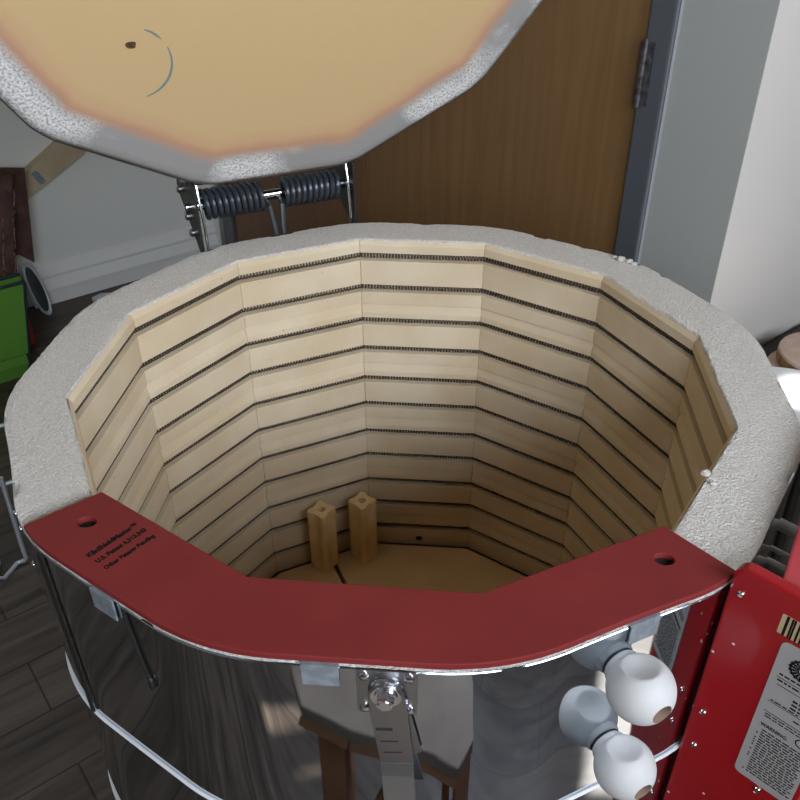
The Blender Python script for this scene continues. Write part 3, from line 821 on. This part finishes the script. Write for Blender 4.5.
def post(x, y, ang, label, h=.141):
    root = thing('kiln_post', label, 'kiln post', 'kiln posts standing on the shelf', loc=(x, y, SZ))
    pl = []
    for k in range(32):
        q = 2 * PI * k / 32; r = .0172 + .0090 * abs(math.cos(2 * q)) ** 3.0
        pl.append((r * math.cos(q + ang), r * math.sin(q + ang)))
    hole = [(.0072 * math.cos(2 * PI * k / 32 + ang), .0072 * math.sin(2 * PI * k / 32 + ang)) for k in range(32)]
    vs = [Vector((px, py, z)) for pol, z in ((pl, 0), (pl, h), (hole, h), (hole, h - .045)) for px, py in pol]
    fs = [(a * 32 + i, a * 32 + (i + 1) % 32, (a + 1) * 32 + (i + 1) % 32, (a + 1) * 32 + i) for a in range(3) for i in range(32)]
    fs += [tuple(range(31, -1, -1)), tuple(range(96, 128))]
    mb = MB(); mb.add(vs, fs); o = mb.build('column', M_post, bevel=.0008); o.parent = root
post(-.176, .2885, rad(18), 'left tan square kiln post with a hole in its top, on the left half shelf')
post(-.104, .319, rad(8), 'right tan square kiln post with a hole in its top, beside the shelf slit')

# ------------------------------------------------------------------ wooden stool in front (mirrored in the jacket)
st = thing('wooden_stool', 'worn plywood topped wooden stool mirrored in the front of the steel jacket', 'stool', loc=(.035, -.72, 0))
SH = .655
seat = [(-.093, -.609), (-.032, -.582), (.068, -.560), (.112, -.540), (.150, -.565), (.168, -.64), (.16, -.86), (-.13, -.88), (-.115, -.66)]
mb = MB(); mb.prism(seat, SH - .022, SH); part(mb, 'seat', M_ply, st, bevel=.003)
mb = MB()
for a, b in ((0, 1), (1, 2), (2, 3)):
    p, q = Vector((*seat[a], 0)), Vector((*seat[b], 0)); mb.tube([p + Z * (SH - .03) + Vector((0, -.006, 0)), q + Z * (SH - .03) + Vector((0, -.006, 0))], .011, 6)
part(mb, 'apron', M_woodleg, st)
for x, y in ((-.060, -.618), (.135, -.59), (.135, -.83), (-.10, -.85)):
    mb = MB(); mb.box((x, y, (SH - .022) / 2), (.032, .032, SH - .022)); part(mb, 'leg', M_woodleg, st, bevel=.003)
mb = MB(); mb.tube([(-.060, -.625, .24), (.04, -.60, SH - .03)], .011, 6); part(mb, 'brace', M_woodleg, st)
mb = MB(); mb.tube([(-.060, -.618, .20), (.135, -.59, .20)], .011, 6); part(mb, 'rung', M_woodleg, st)

# ------------------------------------------------------------------ right background: white tub and round bats
tub = thing('side_table', 'small white round table top standing in the sun between kiln and bats', 'table', loc=(.69, .485, 0))
mb = MB(); mb.lathe([(.0001, .575), (.131, .575), (.135, .579), (.135, .596), (.131, .600), (.0001, .600)], 64, Matrix.Translation((.69, .485, 0)), caps=False); part(mb, 'table_top', M_white, tub)
for k in range(3):
    a = rad(40 + 120 * k); mb = MB(); mb.tube([(.69 + .11 * math.cos(a), .485 + .11 * math.sin(a), .0), (.69 + .08 * math.cos(a), .485 + .08 * math.sin(a), .576)], .010, 10); part(mb, 'leg', M_black, tub)
cp = W(1.10, .055, 0)
mb = MB(); rbox(mb, .985, 1.40, -.12, .14, 0, .505); o = mb.build('crate', M_crate, bevel=.004); tag(o, 'dark crate under the round bats behind the white tub', 'crate')
def disc(c, z0, r, h, label, tilt=0):
    root = thing('round_bat', label, 'pottery bat', 'round bats by the white wall', loc=(c.x, c.y, z0))
    Mx = Matrix.Rotation(tilt, 4, U)
    mb = MB(); mb.lathe([(.0001, h), (r - .007, h), (r - .002, h - .002), (r, h - .007)], 56, Mx, caps=False); o = mb.build('top', M_disc); o.parent = root
    mb = MB(); mb.lathe([(r, h - .007), (r, .006), (r - .005, 0), (.0001, 0)], 56, Mx, caps=False); o = mb.build('edge', M_discedge); o.parent = root
disc(W(1.085, .030, 0), .506, .095, .034, 'lower pinkish round bat of the two stacked by the white wall')
disc(W(1.108, .040, 0), .541, .098, .034, 'upper pinkish round bat lying on the other by the white wall')

# ------------------------------------------------------------------ left background
bag = thing('tote_bag', 'bright green fabric tote bag standing on the floor at the left edge', 'bag', loc=W(-.20, -2.02, 0))
mb = MB()
zs_ = [0, .045, .075, .08, .315]
rows_ = []
for z in zs_:
    k = z / .315; g = .006 if z in (.045, .08) else 0
    rows_.append([W(-.46 - g, -1.935 + g, z), W(-.068 + .068 * k + g, -1.935 + g, z), W(-.058 + .066 * k + g, -2.0, z), W(-.45, -2.0, z)])
vs = [v for r_ in rows_ for v in r_]
fs = [(0, 3, 2, 1)] + [(a * 4 + i, a * 4 + (i + 1) % 4, (a + 1) * 4 + (i + 1) % 4, (a + 1) * 4 + i) for a in range(len(zs_) - 1) for i in range(4)]
mb.add(vs, fs); part(mb, 'body', M_green, bag)
mb = MB(); mb.tube([r_[1] for r_ in rows_], .005, 6); mb.tube([p + Z * .002 for p in rows_[-1]], .005, 6, closed=True); part(mb, 'binding', M_navy, bag)
labs = ['torn dark cardboard sheet nearest the green bag', 'second torn dark cardboard sheet counted back from the green bag', 'third torn dark cardboard sheet counted back from the green bag',
        'torn dark cardboard sheet just before the smooth one', 'smooth dark brown cardboard sheet standing right of the torn ones by the wall']
rg = random.Random(5)
for i in range(5):
    d = -2.185 - .022 * i
    sh = -.012 * i
    edge = lambda z: -.028 + sh + .235 * z
    if i == 4: pol = [(-.25, .30), (.076, .27), (.118, .228), (.168, .556), (.095, .572), (-.20, .59)]
    else:
        pol = [(-.30, .004), (edge(.0), .004)]; zz = .03
        zt = .575 + .008 * (i % 2)
        while zz < zt - .01: pol.append((edge(zz) + rg.uniform(-.006, .006), zz)); zz += .028
        pol += [(edge(zt) - .008, zt), (-.16, zt + .012)]
    mb = MB(); mb.prism(pol, d - .0035, d + .0035, MW)
    o = mb.build('cardboard_sheet', M_kraft); tag(o, labs[i], 'cardboard', 'dark cardboard sheets behind the green bag')
    if i < 4:
        mb = MB(); mb.tube([W(edge(z) + rg.uniform(-.006, .004), d + .004, z) for z in [.02 + .025 * k for k in range(21)]], .0020, 5)
        e_ = mb.build('torn_edge', M_kraft_edge); e_.parent = o
        for q in range(3):
            x0 = rg.uniform(-.05, -.012); mb = MB(); mb.tube([W(edge(z) + x0 + rg.uniform(-.001, .001), d + .0042, z) for z in [.02 + .03 * k for k in range(9 + 3 * q)]], .0016, 5)
            e_ = mb.build('flute', M_kraft_edge); e_.parent = o
ring = thing('plastic_dish', 'shallow oval clear plastic dish leaning beside the green bag', 'dish', loc=W(.10, -2.27, .085))
MD = Matrix.Translation(W(.103, -2.30, .115)) @ MR @ Matrix.Rotation(rad(-58), 4, 'Z') @ Matrix.Rotation(rad(-78), 4, 'X') @ Matrix.Diagonal((.62, 1.1, 1, 1))
mb = MB(); mb.lathe([(.070, .0), (.086, .004), (.090, .010), (.095, .010), (.095, .007), (.089, .0), (.074, -.004)], 40, MD, caps=False); part(mb, 'shell', M_clear, ring)
mb = MB(); mb.lathe([(.0001, .001), (.080, .006)], 40, MD, caps=False); part(mb, 'liner', M_dkgreen, ring)
mb = MB(); rbox(mb, -.03, .022, -2.16, -2.115, .001, .15); o = mb.build('rust_bottle', M_rust, bevel=.012); tag(o, 'narrow rust red container half hidden behind the green bag', 'container')
mb = MB()
c = W(.335, -2.285, .0)
mb.prism([(c.x - .05, c.y - .012), (c.x - .01, c.y - .03), (c.x + .06, c.y + .02), (c.x + .05, c.y + .045), (c.x - .03, c.y + .03)], .001, .022)
o = mb.build('plastic_scrap', M_clear, bevel=.006); tag(o, 'small clear plastic scrap on the floor beyond the rim', 'plastic scrap')
# chrome wire stand on the floor left of the kiln
mb = MB()
p = Vector((-.973, .539, .0)); f = Vector((-1.0, .477, .0))
rk = thing('wire_stand', 'bent chrome wire stand foot on the floor left of the kiln', 'wire stand', loc=(p.x, p.y, 0))
r = .0058
q = Vector((-.980, .560, .25)); 
mb.tube([q, p + Z * .06, p + Z * .016, p + Z * .0075 + Vector((-.005, -.002, 0)), p + Z * .006 + Vector((-.02, -.01, 0)), f + Z * .006, f + Vector((-.02, .0, .006)), f + Vector((-.04, .05, .006))], r, 10)
part(mb, 'leg', M_wire, rk)
mb = MB(); mb.tube([q + Z * -.02 + Vector((-.20, -.05, 0)), q + Z * -.02, q + Z * -.02 + Vector((.07, .05, 0))], .0045, 8); part(mb, 'rail', M_wire, rk)
mb = MB(); mb.tube([q + Z * .13 + Vector((-.20, -.05, 0)), q + Z * .13 + Vector((.09, .05, 0))], .0045, 8); part(mb, 'rail', M_wire, rk)
mb = MB(); mb.tube([q + Vector((.055, .045, -.30)) + Z * .006, q + Vector((.06, .045, .22))], .0045, 8); part(mb, 'upright', M_black, rk)

# pencilled arc, dark spot and blue tick on the underside of the lid
def arc(cx, cy, r, a0, a1, w, n=16):
    mb = MB(); vs = []
    for i in range(n + 1):
        a = rad(a0 + (a1 - a0) * i / n); ww = w * (.35 + .65 * math.sin(PI * min(1, max(0, i / n)) ) )
        for rr in (r - ww, r + ww):
            for z in (-.0009, .0004): vs.append((cx + rr * math.cos(a), cy + rr * math.sin(a), z))
    mb.add(vs, [(4 * i + x, 4 * i + y, 4 * i + 4 + y, 4 * i + 4 + x) for i in range(n) for x, y in ((0, 1), (1, 3), (3, 2), (2, 0))] + [(0, 1, 3, 2), (4 * n, 4 * n + 2, 4 * n + 3, 4 * n + 1)])
    return mb
M_pencil = mat('teal_pencil', srgb(112, 128, 122), .8)
lidpart(arc(.196, -.2305, .0475, 140, 112, .0012), 'pencil_arc', M_pencil)
lidpart(arc(.196, -.2305, .0475, 156, 256, .0014), 'pencil_arc', M_pencil)
lidpart(arc(.237, -.146, .006, 0, 170, .0010), 'pencil_tick', M_pencil)
mb = MB(); mb.prism([(.196 + .0062 * (1 + .18 * math.sin(3 * q + 1)) * math.cos(q), -.2049 + .0052 * (1 + .2 * math.cos(2 * q)) * math.sin(q)) for q in [2 * PI * k / 14 for k in range(14)]], -.0009, .0004)  # flat brown disc in place of a small dark hole
lidpart(mb, 'burnt_spot', mat('burnt_brown', srgb(96, 66, 26), .9, mottle=(srgb(60, 40, 16), 200, .4, .6)))

# ------------------------------------------------------------------ light
def area(name, p0, p1, z0, z1, power, col):
    l = bpy.data.lights.new(name, 'AREA'); l.shape = 'RECTANGLE'; l.size = p1 - p0; l.size_y = z1 - z0; l.energy = power; l.color = col
    o = bpy.data.objects.new(name, l); C.objects.link(o)
    zax = D; xax = U; yax = zax.cross(xax)          # the light shines along its own -Z, that is along -D
    c = W((p0 + p1) / 2, DF + .055, (z0 + z1) / 2)
    o.matrix_world = Matrix(((xax.x, yax.x, zax.x, c.x), (xax.y, yax.y, zax.y, c.y), (0, 0, 1, c.z) if False else (xax.z, yax.z, zax.z, c.z), (0, 0, 0, 1)))
    return o
LK = 41.0
for k, w in enumerate(wins[:2]):
    area('daylight', w[0] + .03, w[1] - .03, w[2] + .03, w[3] - .03, LK * (w[1] - w[0]) * (w[3] - w[2]), (.91, 1, 1.16))
sl = bpy.data.lights.new('sun', 'SUN'); sl.energy = 14; sl.angle = rad(.6); sl.color = (1, .95, .86)
so = bpy.data.objects.new('sun', sl); C.objects.link(so)
sh = D * math.cos(rad(30)) + U * math.sin(rad(30))
sd = -(sh * math.cos(rad(60)) + Z * math.sin(rad(60)))
so.rotation_euler = sd.to_track_quat('-Z', 'Y').to_euler(); so.location = W(0, 4, 6)
wd = bpy.data.worlds.new('sky'); SC.world = wd; wd.use_nodes = True
wd.node_tree.nodes['Background'].inputs[0].default_value = (.55, .68, .9, 1); wd.node_tree.nodes['Background'].inputs[1].default_value = .8

# ------------------------------------------------------------------ camera
cam = bpy.data.cameras.new('camera'); co = bpy.data.objects.new('camera', cam); C.objects.link(co)
cam.sensor_width = 36; cam.lens = 36 * 826.466 / 800; cam.clip_start = .02
cam.shift_x = -12.24 / 800; cam.shift_y = 8.14 / 800
yaw, pit, roll = -.0746, -.604, .0035
fw = Vector((math.cos(pit) * math.sin(yaw), math.cos(pit) * math.cos(yaw), math.sin(pit)))
rt = fw.cross(Z).normalized(); up = rt.cross(fw)
r2 = rt * math.cos(roll) + up * math.sin(roll); u2 = up * math.cos(roll) - rt * math.sin(roll)
co.matrix_world = Matrix(((r2.x, u2.x, -fw.x, .076), (r2.y, u2.y, -fw.y, -.8415), (r2.z, u2.z, -fw.z, H + .5177), (0, 0, 0, 1)))
SC.camera = co
SC.view_settings.view_transform = 'Standard'; SC.view_settings.look = 'None'
SC.view_settings.exposure = 0; SC.view_settings.gamma = 1
SC.cycles.max_bounces = 14; SC.cycles.diffuse_bounces = 8; SC.cycles.glossy_bounces = 6
SC.cycles.sample_clamp_indirect = 6
